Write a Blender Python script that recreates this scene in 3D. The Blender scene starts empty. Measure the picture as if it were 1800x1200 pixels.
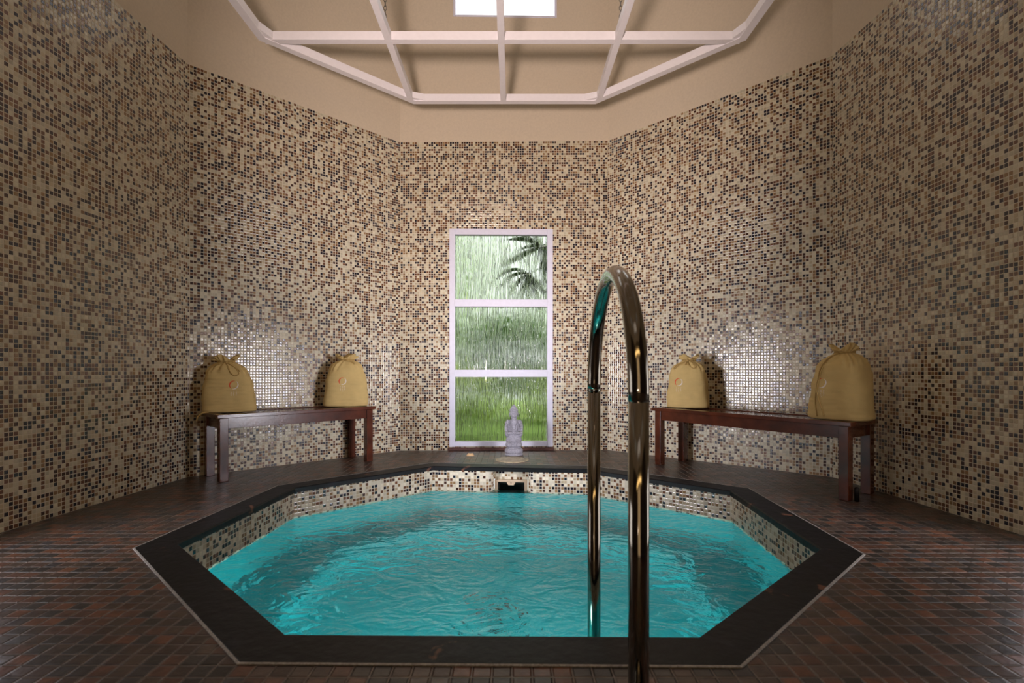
import bpy, bmesh, math, random
from mathutils import Vector, Matrix, noise
C = bpy.context.scene.collection
R_ = math.radians
PI = math.pi
CAMH = 0.742
FPX = 897.0
X0, Y0 = 900.0, 652.0
random.seed(4)
KEEP = set()

# ------------------------------------------------------------------ helpers
def fl(px, py, z=0.0):                       # photo measurement -> point on a horizontal plane
    Y = FPX * (CAMH - z) / (py - Y0)
    return ((px - X0) / FPX * Y, Y)

def obj(name, bm, mat, parent=None, smooth=False):
    me = bpy.data.meshes.new(name)
    if id(bm) in KEEP: KEEP.discard(id(bm))
    else: bmesh.ops.recalc_face_normals(bm, faces=bm.faces)
    bm.to_mesh(me); bm.free()
    mats = mat if isinstance(mat, (list, tuple)) else [mat]
    for m in mats: me.materials.append(m)
    if smooth:
        for p in me.polygons: p.use_smooth = True
    o = bpy.data.objects.new(name, me); C.objects.link(o)
    if parent: o.parent = parent
    return o

def tag(o, label=None, cat=None, group=None, kind=None):
    if label: o['label'] = label
    if cat: o['category'] = cat
    if group: o['group'] = group
    if kind: o['kind'] = kind
    return o

def thing(name, label, cat, loc=(0, 0, 0), rz=0, group=None):
    o = bpy.data.objects.new(name, None); C.objects.link(o)
    o.empty_display_size = 0.1
    o.location = loc; o.rotation_euler = (0, 0, rz)
    return tag(o, label, cat, group)

def box(bm, c, s, rz=0, mi=0, bev=0.0):
    g = bmesh.ops.create_cube(bm, size=1)
    vs = g['verts']
    bmesh.ops.scale(bm, vec=s, verts=vs)
    if bev:
        es = list({e for v in vs for e in v.link_edges})
        r = bmesh.ops.bevel(bm, geom=es, offset=bev, segments=2, affect='EDGES', profile=0.5)
        vs = list({v for f in r['faces'] for v in f.verts} | {v for v in vs if v.is_valid})
    if rz: bmesh.ops.rotate(bm, cent=(0, 0, 0), matrix=Matrix.Rotation(rz, 3, 'Z'), verts=vs)
    bmesh.ops.translate(bm, vec=c, verts=vs)
    for f in {f for v in vs for f in v.link_faces}: f.material_index = mi
    return vs

def tube(bm, pts, r, n=12, cap=True, radii=None):
    pts = [Vector(p) for p in pts]
    rings = []
    up = None
    for i, p in enumerate(pts):
        a = pts[max(i - 1, 0)]; b = pts[min(i + 1, len(pts) - 1)]
        t = (b - a)
        if t.length < 1e-9: t = Vector((0, 0, 1))
        t.normalize()
        if up is None:
            up = Vector((0, 0, 1)) if abs(t.z) < 0.9 else Vector((1, 0, 0))
        u = (up - t * up.dot(t)); u.normalize(); w = t.cross(u); up = u
        rr = radii[i] if radii else r
        rings.append([bm.verts.new(p + (u * math.cos(2 * PI * k / n) + w * math.sin(2 * PI * k / n)) * rr) for k in range(n)])
    for a, b in zip(rings, rings[1:]):
        for k in range(n):
            bm.faces.new((a[k], a[(k + 1) % n], b[(k + 1) % n], b[k]))
    if cap:
        bm.faces.new(rings[0][::-1]); bm.faces.new(rings[-1])
    return rings

def lathe(bm, prof, n=32, sx=1, sy=1, c=(0, 0, 0), fn=None):
    rings = []
    for r, z in prof:
        ring = []
        for k in range(n):
            a = 2 * PI * k / n
            q = fn(a, z) if fn else 1.0
            ring.append(bm.verts.new((c[0] + r * sx * q * math.cos(a), c[1] + r * sy * q * math.sin(a), c[2] + z)))
        rings.append(ring)
    for a, b in zip(rings, rings[1:]):
        for k in range(n): bm.faces.new((a[k], a[(k + 1) % n], b[(k + 1) % n], b[k]))
    bm.faces.new(rings[0][::-1]); bm.faces.new(rings[-1])

def ell(bm, c, s, seg=20, rot=None):
    g = bmesh.ops.create_uvsphere(bm, u_segments=seg, v_segments=seg // 2 + 2, radius=1)
    bmesh.ops.scale(bm, vec=s, verts=g['verts'])
    if rot is not None: bmesh.ops.rotate(bm, cent=(0, 0, 0), matrix=rot, verts=g['verts'])
    bmesh.ops.translate(bm, vec=c, verts=g['verts'])

def offset(poly, d):
    n = len(poly); out = []
    cx = sum(p[0] for p in poly) / n; cy = sum(p[1] for p in poly) / n
    for i in range(n):
        p0, p1, p2 = (Vector(poly[k % n]) for k in (i - 1, i, i + 1))
        def nn(a, b):
            t = (b - a).normalized(); m = Vector((-t.y, t.x))
            return m if (a - Vector((cx, cy))).dot(m) > 0 else -m
        n1, n2 = nn(p0, p1), nn(p1, p2); b = (n1 + n2).normalized()
        q = p1 + b * (d / b.dot(n1)); out.append((q.x, q.y))
    return out

# ------------------------------------------------------------------ materials
def newmat(name):
    m = bpy.data.materials.new(name); m.use_nodes = True
    nt = m.node_tree
    return m, nt, nt.nodes['Principled BSDF']

class N:
    def __init__(s, nt): s.nt = nt
    def __call__(s, t, **kw):
        n = s.nt.nodes.new(t)
        for k, v in kw.items(): setattr(n, k, v)
        return n
    def l(s, a, b): s.nt.links.new(a, b)
    def val(s, x):
        return x
    def math(s, op, a, b=None, c=None, clamp=False):
        n = s('ShaderNodeMath', operation=op); n.use_clamp = clamp
        for i, v in enumerate((a, b, c)):
            if v is None: continue
            if isinstance(v, (int, float)): n.inputs[i].default_value = v
            else: s.l(v, n.inputs[i])
        return n.outputs[0]
    def vmath(s, op, a, b=None, scale=None):
        n = s('ShaderNodeVectorMath', operation=op)
        for i, v in enumerate((a, b)):
            if v is None: continue
            if isinstance(v, (tuple, list)): n.inputs[i].default_value = v
            else: s.l(v, n.inputs[i])
        if scale is not None: n.inputs['Scale'].default_value = scale
        return n.outputs['Value' if op in ('LENGTH', 'DOT_PRODUCT', 'DISTANCE') else 'Vector']
    def ramp(s, f, stops, mode='LINEAR'):
        n = s('ShaderNodeValToRGB'); e = n.color_ramp; e.interpolation = mode
        while len(e.elements) < len(stops): e.elements.new(0.5)
        for q, (p, c) in zip(e.elements, stops):
            q.position = p; q.color = (*c, 1) if len(c) == 3 else c
        s.l(f, n.inputs[0]); return n.outputs[0]
    def mix(s, f, a, b, t='RGBA', blend='MIX'):
        n = s('ShaderNodeMix', data_type=t); n.blend_type = blend
        ins = {'RGBA': (0, 6, 7), 'FLOAT': (0, 2, 3), 'VECTOR': (0, 4, 5)}[t]
        for i, v in zip(ins, (f, a, b)):
            if isinstance(v, (int, float)): n.inputs[i].default_value = v
            elif isinstance(v, tuple): n.inputs[i].default_value = (*v, 1) if (t == 'RGBA' and len(v) == 3) else v
            else: s.l(v, n.inputs[i])
        return n.outputs[{'RGBA': 2, 'FLOAT': 0, 'VECTOR': 1}[t]]

def sr(r, g, b):
    f = lambda c: (c / 255 / 12.92) if c / 255 <= 0.04045 else ((c / 255 + 0.055) / 1.055) ** 2.4
    return (f(r), f(g), f(b))

def mosaic(name, pitch, stops, grout, gap=0.09, tilt=0.05, rough=0.22, cluster=0.35, grout_rough=0.8, uv=True, spec=0.5, coat=0.0, edge=0.35):
    m, nt, bs = newmat(name); n = N(nt)
    tc = n('ShaderNodeTexCoord')
    src = tc.outputs['UV'] if uv else tc.outputs['Object']
    p = n.vmath('SCALE', src, scale=1 / pitch)
    cell = n.vmath('FLOOR', p); fr = n.vmath('SUBTRACT', p, cell)
    sx = n('ShaderNodeSeparateXYZ'); n.l(fr, sx.inputs[0])
    dx = n.math('ABSOLUTE', n.math('SUBTRACT', sx.outputs[0], 0.5))
    dy = n.math('ABSOLUTE', n.math('SUBTRACT', sx.outputs[1], 0.5))
    d = n.math('MAXIMUM', dx, dy)
    isg = n.math('GREATER_THAN', d, 0.5 - gap)
    cs = n('ShaderNodeSeparateXYZ'); n.l(cell, cs.inputs[0])
    cc = n('ShaderNodeCombineXYZ'); n.l(cs.outputs[0], cc.inputs[0]); n.l(cs.outputs[1], cc.inputs[1])
    wn = n('ShaderNodeTexWhiteNoise', noise_dimensions='3D'); n.l(cc.outputs[0], wn.inputs['Vector'])
    ns = n('ShaderNodeTexNoise', noise_dimensions='2D'); n.l(n.vmath('SCALE', cc.outputs[0], scale=0.45), ns.inputs['Vector'])
    ns.inputs['Scale'].default_value = 1.0; ns.inputs['Detail'].default_value = 2
    v = n.math('ADD', wn.outputs['Value'], n.math('MULTIPLY', n.math('SUBTRACT', ns.outputs['Fac'], 0.5), cluster), clamp=True)
    col = n.ramp(v, stops, 'CONSTANT')
    # within-tile variation
    hs = n('ShaderNodeHueSaturation'); n.l(col, hs.inputs['Color'])
    wsep = n('ShaderNodeSeparateColor'); n.l(wn.outputs['Color'], wsep.inputs[0])
    n.l(n.math('ADD', 0.8, n.math('MULTIPLY', wsep.outputs[1], 0.4)), hs.inputs['Value'])
    fc = n.mix(isg, hs.outputs['Color'], grout)
    n.l(fc, bs.inputs['Base Color'])
    n.l(n.mix(isg, rough, grout_rough, 'FLOAT'), bs.inputs['Roughness'])
    bs.inputs['Specular IOR Level'].default_value = spec
    # random tilt of every tile + recessed grout
    geo = n('ShaderNodeNewGeometry')
    rnd = n.vmath('SUBTRACT', wn.outputs['Color'], (0.5, 0.5, 0.5))
    tl = n.vmath('SCALE', rnd, scale=tilt)
    pil = n('ShaderNodeBump'); pil.inputs['Strength'].default_value = edge; pil.inputs['Distance'].default_value = pitch * 0.12
    hgt = n('ShaderNodeMapRange'); n.l(d, hgt.inputs[0]); hgt.inputs[1].default_value = 0.5 - gap * 0.5; hgt.inputs[2].default_value = 0.5 - gap * 2.2
    n.l(hgt.outputs[0], pil.inputs['Height'])
    nn = n.vmath('NORMALIZE', n.vmath('ADD', pil.outputs[0], n.mix(isg, tl, (0.0, 0.0, 0.0), 'VECTOR')))
    n.l(nn, bs.inputs['Normal'])
    bs.inputs['Coat Weight'].default_value = coat
    return m

CREAM = sr(206, 198, 172); CREAM2 = sr(192, 178, 148); TAN = sr(146, 116, 80); BROWN = sr(112, 74, 50); DBROWN = sr(70, 44, 34); NAVY = sr(26, 24, 40)
M_MOS = mosaic('mosaic_glass_tiles', 0.0218,
    [(0.0, NAVY), (0.15, DBROWN), (0.29, BROWN), (0.44, TAN), (0.58, CREAM2), (0.70, CREAM)], sr(214, 204, 182), tilt=0.05, rough=0.20, gap=0.085, cluster=0.22, spec=0.7)
M_MOSP = mosaic('pool_rim_mosaic', 0.0235,
    [(0.0, NAVY), (0.13, DBROWN), (0.22, BROWN), (0.34, TAN), (0.48, CREAM2), (0.60, sr(224, 218, 196))], sr(215, 208, 188), tilt=0.08, rough=0.15, gap=0.09, cluster=0.4, spec=0.7)
M_BASIN = mosaic('turquoise_basin_tiles', 0.0235,
    [(0.0, sr(0, 150, 160)), (0.3, sr(0, 165, 172)), (0.6, sr(0, 176, 182)), (0.85, sr(20, 190, 194))], sr(10, 176, 180), tilt=0.03, rough=0.5, cluster=0.6)

# floor tiles
def floor_mat():
    m = mosaic('brown_floor_tiles', 0.0495,
        [(0.0, sr(42, 38, 38)), (0.2, sr(66, 50, 44)), (0.42, sr(88, 58, 46)), (0.62, sr(72, 58, 50)), (0.8, sr(104, 66, 48)), (0.93, sr(58, 56, 60))],
        sr(96, 84, 76), gap=0.05, tilt=0.09, rough=0.36, cluster=0.9, grout_rough=0.4, uv=False, spec=0.8, edge=0.8)
    nt = m.node_tree; n = N(nt); bs = nt.nodes['Principled BSDF']
    # uneven slate-like surface
    tc = n('ShaderNodeTexCoord'); ns = n('ShaderNodeTexNoise'); n.l(tc.outputs['Object'], ns.inputs['Vector'])
    ns.inputs['Scale'].default_value = 55; ns.inputs['Detail'].default_value = 6
    b = n('ShaderNodeBump'); b.inputs['Strength'].default_value = 0.35; b.inputs['Distance'].default_value = 0.004
    n.l(ns.outputs['Fac'], b.inputs['Height'])
    old = bs.inputs['Normal'].links[0].from_socket
    n.l(old, b.inputs['Normal']); n.l(b.outputs[0], bs.inputs['Normal'])
    ns2 = n('ShaderNodeTexNoise'); n.l(tc.outputs['Object'], ns2.inputs['Vector']); ns2.inputs['Scale'].default_value = 30; ns2.inputs['Detail'].default_value = 5
    oc = bs.inputs['Base Color'].links[0].from_socket
    f = n.ramp(ns2.outputs['Fac'], [(0.3, (0.55, 0.55, 0.55)), (0.7, (1.35, 1.3, 1.25))])
    n.l(n.mix(1.0, oc, f, blend='MULTIPLY'), bs.inputs['Base Color'])
    return m
M_FLOOR = floor_mat()

def simple(name, col, rough=0.5, metal=0.0, bump=0.0, bscale=40, var=0.0, spec=0.5, coat=0.0, stretch=None, vscale=None):
    m, nt, bs = newmat(name); n = N(nt)
    bs.inputs['Roughness'].default_value = rough; bs.inputs['Metallic'].default_value = metal
    bs.inputs['Specular IOR Level'].default_value = spec; bs.inputs['Coat Weight'].default_value = coat
    bs.inputs['Coat Roughness'].default_value = 0.12
    tc = n('ShaderNodeTexCoord'); src = tc.outputs['Object']
    if stretch:
        mp = n('ShaderNodeMapping'); mp.inputs['Scale'].default_value = stretch; n.l(src, mp.inputs[0]); src = mp.outputs[0]
    ns = n('ShaderNodeTexNoise'); n.l(src, ns.inputs['Vector']); ns.inputs['Scale'].default_value = vscale or bscale; ns.inputs['Detail'].default_value = 5
    if var:
        lo = tuple(c * (1 - var) for c in col); hi = tuple(min(1, c * (1 + var)) for c in col)
        n.l(n.ramp(ns.outputs['Fac'], [(0.3, lo), (0.7, hi)]), bs.inputs['Base Color'])
    else: bs.inputs['Base Color'].default_value = (*col, 1)
    if bump:
        nb = n('ShaderNodeTexNoise'); n.l(src, nb.inputs['Vector']); nb.inputs['Scale'].default_value = bscale; nb.inputs['Detail'].default_value = 4
        b = n('ShaderNodeBump'); b.inputs['Strength'].default_value = bump; b.inputs['Distance'].default_value = 0.003
        n.l(nb.outputs['Fac'], b.inputs['Height']); n.l(b.outputs[0], bs.inputs['Normal'])
    return m

M_PLASTER = simple('beige_plaster', sr(214, 200, 178), 0.85, bump=0.12, bscale=60, var=0.04)
M_WHITE = simple('white_painted_metal', sr(246, 242, 246), 0.35, var=0.02)
M_FRAME = simple('white_window_frame', sr(222, 222, 238), 0.4, var=0.03)
M_WOOD = simple('mahogany_wood', sr(84, 38, 20), 0.22, bump=0.10, bscale=70, var=0.35, stretch=(1.0, 1.0, 1.0), vscale=12, coat=0.5)
M_STEEL = simple('polished_steel', (0.27, 0.245, 0.205), 0.11, metal=1.0)
M_CHAIN = simple('chain_metal', (0.3, 0.28, 0.26), 0.4, metal=1.0)
M_STONE = simple('grey_carved_stone', sr(156, 154, 164), 0.8, bump=0.7, bscale=120, var=0.3)
M_BEIGE = simple('beige_plastic', sr(205, 184, 156), 0.5, var=0.06)
M_DARK = simple('dark_throat', sr(22, 20, 18), 0.8)
M_SILL = simple('reddish_sill', sr(84, 52, 44), 0.6, bump=0.3, var=0.3)
M_GROUTL = simple('pale_grout', sr(150, 145, 140), 0.6, bump=0.3, bscale=120, var=0.35)
M_COVER = simple('worn_drain_cover', sr(176, 160, 132), 0.6, bump=0.3, var=0.3)
M_SHELL = simple('pale_shell', sr(228, 190, 140), 0.5, var=0.12)
M_ORANGE = simple('orange_print', sr(214, 84, 44), 0.7)
M_WPRINT = simple('white_print', sr(236, 226, 214), 0.7)
M_RUBBER = simple('dark_metal_stud', sr(38, 34, 34), 0.35, metal=0.6)

def fabric():
    m = simple('mustard_cotton', sr(208, 180, 120), 0.9, bump=0.25, bscale=900, var=0.05, vscale=20, spec=0.2)
    return m
M_BAG = fabric()
M_CORD = simple('cotton_cord', sr(182, 152, 94), 0.9, bump=0.3, bscale=600, spec=0.2)

def coping_mat():
    m, nt, bs = newmat('dark_slate_coping'); n = N(nt)
    tc = n('ShaderNodeTexCoord')
    ns = n('ShaderNodeTexNoise'); n.l(tc.outputs['Object'], ns.inputs['Vector']); ns.inputs['Scale'].default_value = 9; ns.inputs['Detail'].default_value = 8
    base = n.ramp(ns.outputs['Fac'], [(0.3, sr(6, 9, 12)), (0.6, sr(13, 14, 19)), (0.8, sr(36, 35, 44))])
    n2 = n('ShaderNodeTexNoise'); n.l(tc.outputs['Object'], n2.inputs['Vector']); n2.inputs['Scale'].default_value = 7.3; n2.inputs['Detail'].default_value = 5; n2.inputs['Distortion'].default_value = 0.6
    f = n.ramp(n2.outputs['Fac'], [(0.66, (0, 0, 0)), (0.70, (1, 1, 1))])
    n.l(n.mix(f, base, sr(104, 70, 54)), bs.inputs['Base Color'])
    bs.inputs['Roughness'].default_value = 0.5; bs.inputs['Specular IOR Level'].default_value = 0.25
    b = n('ShaderNodeBump'); b.inputs['Strength'].default_value = 0.5; b.inputs['Distance'].default_value = 0.006
    n3 = n('ShaderNodeTexNoise'); n.l(tc.outputs['Object'], n3.inputs['Vector']); n3.inputs['Scale'].default_value = 26; n3.inputs['Detail'].default_value = 6
    n.l(n3.outputs['Fac'], b.inputs['Height']); n.l(b.outputs[0], bs.inputs['Normal'])
    return m
M_COPING = coping_mat()

def water_mat():
    m, nt, bs = newmat('pool_water'); n = N(nt)
    bs.inputs['Base Color'].default_value = (0.75, 1.0, 0.98, 1)
    bs.inputs['Transmission Weight'].default_value = 1.0
    bs.inputs['IOR'].default_value = 1.33
    bs.inputs['Roughness'].default_value = 0.04
    tc = n('ShaderNodeTexCoord')
    mp = n('ShaderNodeMapping'); mp.inputs['Rotation'].default_value = (0, 0, 0.5); mp.inputs['Scale'].default_value = (1, 1.35, 1); n.l(tc.outputs['Object'], mp.inputs[0])
    a = n('ShaderNodeTexNoise'); n.l(mp.outputs[0], a.inputs['Vector']); a.inputs['Scale'].default_value = 5.5; a.inputs['Detail'].default_value = 2; a.inputs['Distortion'].default_value = 1.6
    c = n('ShaderNodeTexNoise'); n.l(mp.outputs[0], c.inputs['Vector']); c.inputs['Scale'].default_value = 19; c.inputs['Detail'].default_value = 3; c.inputs['Distortion'].default_value = 1.0
    h = n.math('ADD', n.math('MULTIPLY', a.outputs['Fac'], 1.0), n.math('MULTIPLY', c.outputs['Fac'], 0.28))
    b = n('ShaderNodeBump'); b.inputs['Strength'].default_value = 1.0; b.inputs['Distance'].default_value = 0.034
    n.l(h, b.inputs['Height']); n.l(b.outputs[0], bs.inputs['Normal'])
    return m
M_WATER = water_mat()

def wetglass():
    m, nt, bs = newmat('wet_streaked_glass'); n = N(nt)
    bs.inputs['Base Color'].default_value = (0.97, 1, 0.97, 1)
    bs.inputs['Transmission Weight'].default_value = 1.0; bs.inputs['IOR'].default_value = 1.35
    bs.inputs['Roughness'].default_value = 0.07
    tc = n('ShaderNodeTexCoord')
    w = n('ShaderNodeTexNoise'); n.l(tc.outputs['Object'], w.inputs['Vector']); w.inputs['Scale'].default_value = 5; w.inputs['Detail'].default_value = 2
    off = n.vmath('SCALE', n.vmath('SUBTRACT', w.outputs['Color'], (0.5, 0.5, 0.5)), scale=0.05)
    pv = n.vmath('ADD', tc.outputs['Object'], off)
    mp = n('ShaderNodeMapping'); mp.inputs['Scale'].default_value = (38, 1, 2.2); n.l(pv, mp.inputs[0])
    a = n('ShaderNodeTexNoise'); n.l(mp.outputs[0], a.inputs['Vector']); a.inputs['Scale'].default_value = 1; a.inputs['Detail'].default_value = 3
    rid = n.math('POWER', n.math('SUBTRACT', 1.0, n.math('MULTIPLY', n.math('ABSOLUTE', n.math('SUBTRACT', a.outputs['Fac'], 0.5)), 5.0), clamp=True), 3.0)
    b = n('ShaderNodeBump'); b.inputs['Strength'].default_value = 1.0; b.inputs['Distance'].default_value = 0.009
    n.l(rid, b.inputs['Height']); n.l(b.outputs[0], bs.inputs['Normal'])
    return m
M_GLASS = wetglass()

def lit(name, col, strength):
    m, nt, bs = newmat(name); n = N(nt)
    bs.inputs['Base Color'].default_value = (0.8, 0.8, 0.8, 1)
    bs.inputs['Emission Color'].default_value = (*col, 1); bs.inputs['Emission Strength'].default_value = strength
    tc = n('ShaderNodeTexCoord'); mp = n('ShaderNodeMapping'); mp.inputs['Scale'].default_value = (30, 30, 2); n.l(tc.outputs['Object'], mp.inputs[0])
    a = n('ShaderNodeTexNoise'); n.l(mp.outputs[0], a.inputs['Vector']); a.inputs['Scale'].default_value = 1
    b = n('ShaderNodeBump'); b.inputs['Strength'].default_value = 0.3; n.l(a.outputs['Fac'], b.inputs['Height']); n.l(b.outputs[0], bs.inputs['Normal'])
    return m
S_CLR = 1.0
def thin():
    m, nt, bs = newmat('glowing_side_pane'); n = N(nt)
    bs.inputs['Roughness'].default_value = 0.3; bs.inputs['Base Color'].default_value = (0.9, 0.95, 0.95, 1)
    bs.inputs['Emission Color'].default_value = (0.94, 0.92, 1.0, 1); bs.inputs['Emission Strength'].default_value = 10.0  # glow added to the side panes for rail streaks and floor sheen
    t = n('ShaderNodeBsdfTransparent'); mx = n('ShaderNodeMixShader'); mx.inputs[0].default_value = 0.10
    n.l(t.outputs[0], mx.inputs[1]); n.l(bs.outputs[0], mx.inputs[2]); n.l(mx.outputs[0], nt.nodes['Material Output'].inputs[0])
    return m
M_THIN = thin()
M_CLR = lit('daylit_clerestory_pane', (0.93, 1.0, 0.9), 0.12)
M_CLRB = lit('bright_sky_clerestory_pane', (0.88, 0.94, 1.0), 1.6)
M_FRONTGLOW = lit('front_glow_pane', (1.0, 0.9, 0.84), 0.6)  # front pane's glow is added to light the back walls
M_DOORP = lit('warm_glow_door_pane', (1.0, 0.66, 0.30), 0.9)  # orange glow added to the unseen door for the rail's gold streak
M_LAMP = lit('warm_lamp_glass', (1.0, 0.64, 0.24), 7.0)
M_LAMPL = lit('uplight_lens', (1.0, 0.8, 0.66), 12.0)
M_POOLFILL = lit('pool_fill_lens', (0.75, 1.0, 1.0), 740.0)

def leafmat(name, a, b, trans=0.45):
    m, nt, bs = newmat(name); n = N(nt)
    oi = n('ShaderNodeNewGeometry'); 
    col = n.ramp(oi.outputs['Random Per Island'], [(0.0, a), (1.0, b)])
    n.l(col, bs.inputs['Base Color']); bs.inputs['Roughness'].default_value = 0.5
    t = n('ShaderNodeBsdfTranslucent'); n.l(col, t.inputs[0])
    mx = n('ShaderNodeMixShader'); mx.inputs[0].default_value = trans
    n.l(bs.outputs[0], mx.inputs[1]); n.l(t.outputs[0], mx.inputs[2])
    n.l(mx.outputs[0], nt.nodes['Material Output'].inputs[0])
    return m
M_LEAF = leafmat('shrub_leaves', sr(96, 134, 44), sr(196, 212, 112))
M_LEAFD = leafmat('dark_shrub_leaves', sr(40, 84, 26), sr(104, 150, 56), 0.35)
M_TREE = leafmat('tree_leaves', sr(150, 182, 110), sr(205, 222, 150), 0.5)
M_PALM = leafmat('palm_leaf', sr(14, 32, 12), sr(34, 60, 24), 0.2)
M_LAWN = simple('lawn', sr(136, 166, 76), 0.9, bump=0.6, bscale=60, var=0.4, vscale=8)
M_STEM = simple('stem_bark', sr(90, 74, 50), 0.85, bump=0.5, bscale=60, var=0.3)
M_PANEL = simple('dark_entrance_plaster', sr(62, 50, 42), 0.8, bump=0.2, var=0.2)
M_OUT = simple('outer_render', sr(190, 185, 172), 0.9)

# ------------------------------------------------------------------ room shell
CEIL = 5.25
FRONT = -1.0
BL = [(-2.352 - 0.11, 0.55), (-2.274, 3.578), (-1.048, 4.771), (0.903, 4.806), (2.246, 3.578), (2.311 + 0.09, 0.55), (1.15, FRONT), (-1.25, FRONT)]
TPX = {1: (326, 112), 2: (701, 249.7), 3: (1073, 247.3), 4: (1472.7, 97.3)}
TOPH = {}
for i, (x, y) in TPX.items():
    Yd = BL[i][1]; TOPH[i] = CAMH + (Y0 - y) / FPX * Yd
for i in (0, 7): TOPH[i] = 2.90
for i in (5, 6): TOPH[i] = 2.94

def wall(name, i, j, holes=(), th=0.16, off=0.0, mats=None):
    """inner faces run from floor corner i to j; holes = (u0,u1,z0,z1) in metres"""
    P = Vector((*BL[i], 0)); Q = Vector((*BL[j], 0))
    L = (Q - P).length; d = (Q - P).normalized(); nrm = Vector((-d.y, d.x, 0))      # outward for clockwise order
    ctr = Vector((0, 2.4, 0))
    if (P - ctr).dot(nrm) < 0: nrm = -nrm
    us = sorted({0.0, L, *[h[0] for h in holes], *[h[1] for h in holes]})
    zs = sorted({0.0, CEIL, *[h[2] for h in holes], *[h[3] for h in holes], 'T'} - {'T'})
    zs = sorted(zs + [2.9])
    def zz(z, u): return (TOPH[i] * (1 - u / L) + TOPH[j] * u / L) if z == 2.9 else z
    bm = bmesh.new(); uvl = bm.loops.layers.uv.new('UVMap')
    def inhole(a, b, c, e):
        um, zm = (a + b) / 2, (c + e) / 2
        return any(h[0] < um < h[1] and h[2] < zm < h[3] for h in holes)
    def quad(pts, uvs, mi):
        f = bm.faces.new([bm.verts.new(p) for p in pts]); f.material_index = mi
        for lp, uv in zip(f.loops, uvs): lp[uvl].uv = uv
    for a, b in zip(us, us[1:]):
        for c, e in zip(zs, zs[1:]):
            if inhole(a, b, c, e): continue
            mi = 0 if e <= 2.9 + 1e-6 else 1
            pts = [P + d * u + Vector((0, 0, zz(z, u))) for u, z in ((a, c), (b, c), (b, e), (a, e))]
            uvs = [(off + u, zz(z, u) if z != 2.9 else 2.9) for u, z in ((a, c), (b, c), (b, e), (a, e))]
            quad(pts, uvs, mi)
            po = [p + nrm * th for p in pts]
            quad(po[::-1], uvs[::-1], 2)
    for h in holes:
        cs = [(h[0], h[2]), (h[1], h[2]), (h[1], h[3]), (h[0], h[3])]
        for k in range(4):
            (u1, z1), (u2, z2) = cs[k], cs[(k + 1) % 4]
            a = P + d * u1 + Vector((0, 0, z1)); b = P + d * u2 + Vector((0, 0, z2))
            quad([a, b, b + nrm * th, a + nrm * th], [(0, 0)] * 4, 1)
    KEEP.add(id(bm))
    o = obj(name, bm, mats or [M_MOS, M_PLASTER, M_OUT]); tag(o, kind='structure')
    return P, d, nrm, L

WIN_X = ((790 - X0) / FPX * 4.785, (972 - X0) / FPX * 4.785)
WIN_Z = (CAMH - (785 - Y0) / FPX * 4.785, CAMH + (Y0 - 402) / FPX * 4.785)
def usable(i, j, w=0.97, z0=4.03, z1=4.95):
    L = (Vector(BL[j]) - Vector(BL[i])).length
    return ((L - w) / 2, (L + w) / 2, z0, z1)

bu0 = WIN_X[0] - BL[2][0]; bu1 = WIN_X[1] - BL[2][0]
cu0 = (797 - X0) / FPX * 4.785 - BL[2][0]; cu1 = (979 - X0) / FPX * 4.785 - BL[2][0]
back_holes = [(bu0, bu1, WIN_Z[0], WIN_Z[1]), (cu0, cu1, 4.06, 4.95)]
SW = (1.00, 2.20)     # unseen side windows, sized for the light they pass; along the room's depth
def side_hole(i, j, z0, z1, y0=SW[0], y1=SW[1]):
    P, Q = Vector(BL[i]), Vector(BL[j]); L = (Q - P).length; dy = (Q.y - P.y) / L
    a, b = sorted(((y0 - P.y) / dy, (y1 - P.y) / dy)); return (a, b, z0, z1)

WINS = []
def addwin(frame, hole, kind): WINS.append((frame, hole, kind))
hb = back_holes
fr = wall('wall_back', 2, 3, hb, off=10.0); addwin(fr, hb[0], 'garden'); addwin(fr, hb[1], 'sky')
h = usable(1, 2); fr = wall('wall_back_left', 1, 2, [h], off=20.0); addwin(fr, h, 'sky')
h = usable(3, 4); fr = wall('wall_back_right', 3, 4, [h], off=30.0); addwin(fr, h, 'sky')
SZ = (0.03, 1.25)
h = side_hole(0, 1, *SZ); h2 = side_hole(0, 1, 4.03, 4.95); fr = wall('wall_left', 0, 1, [h, h2], off=40.0); addwin(fr, h, 'side'); addwin(fr, h2, 'clear')
h = side_hole(4, 5, *SZ); h2 = side_hole(4, 5, 4.03, 4.95); fr = wall('wall_right', 4, 5, [h, h2], off=50.0); addwin(fr, h, 'side'); addwin(fr, h2, 'clear')
DK = [M_PANEL, M_PLASTER, M_OUT]
hf = usable(5, 6, 1.2); fr = wall('wall_front_right', 5, 6, [hf], off=60.0, mats=DK); addwin(fr, hf, 'clear')
L67 = 2.4
hf = usable(6, 7, 1.6, 3.7, 4.95); fr = wall('wall_front', 6, 7, [(0.7, 1.7, 0.0, 2.1), hf], off=70.0, mats=DK); addwin(fr, hf, 'sun'); addwin(fr, (0.7, 1.7, 0.0, 2.1), 'door')  # high front pane enlarged as an added source behind the viewer
hf = usable(7, 0, 1.2); fr = wall('wall_front_left', 7, 0, [hf], off=80.0, mats=DK); addwin(fr, hf, 'clear')

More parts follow.
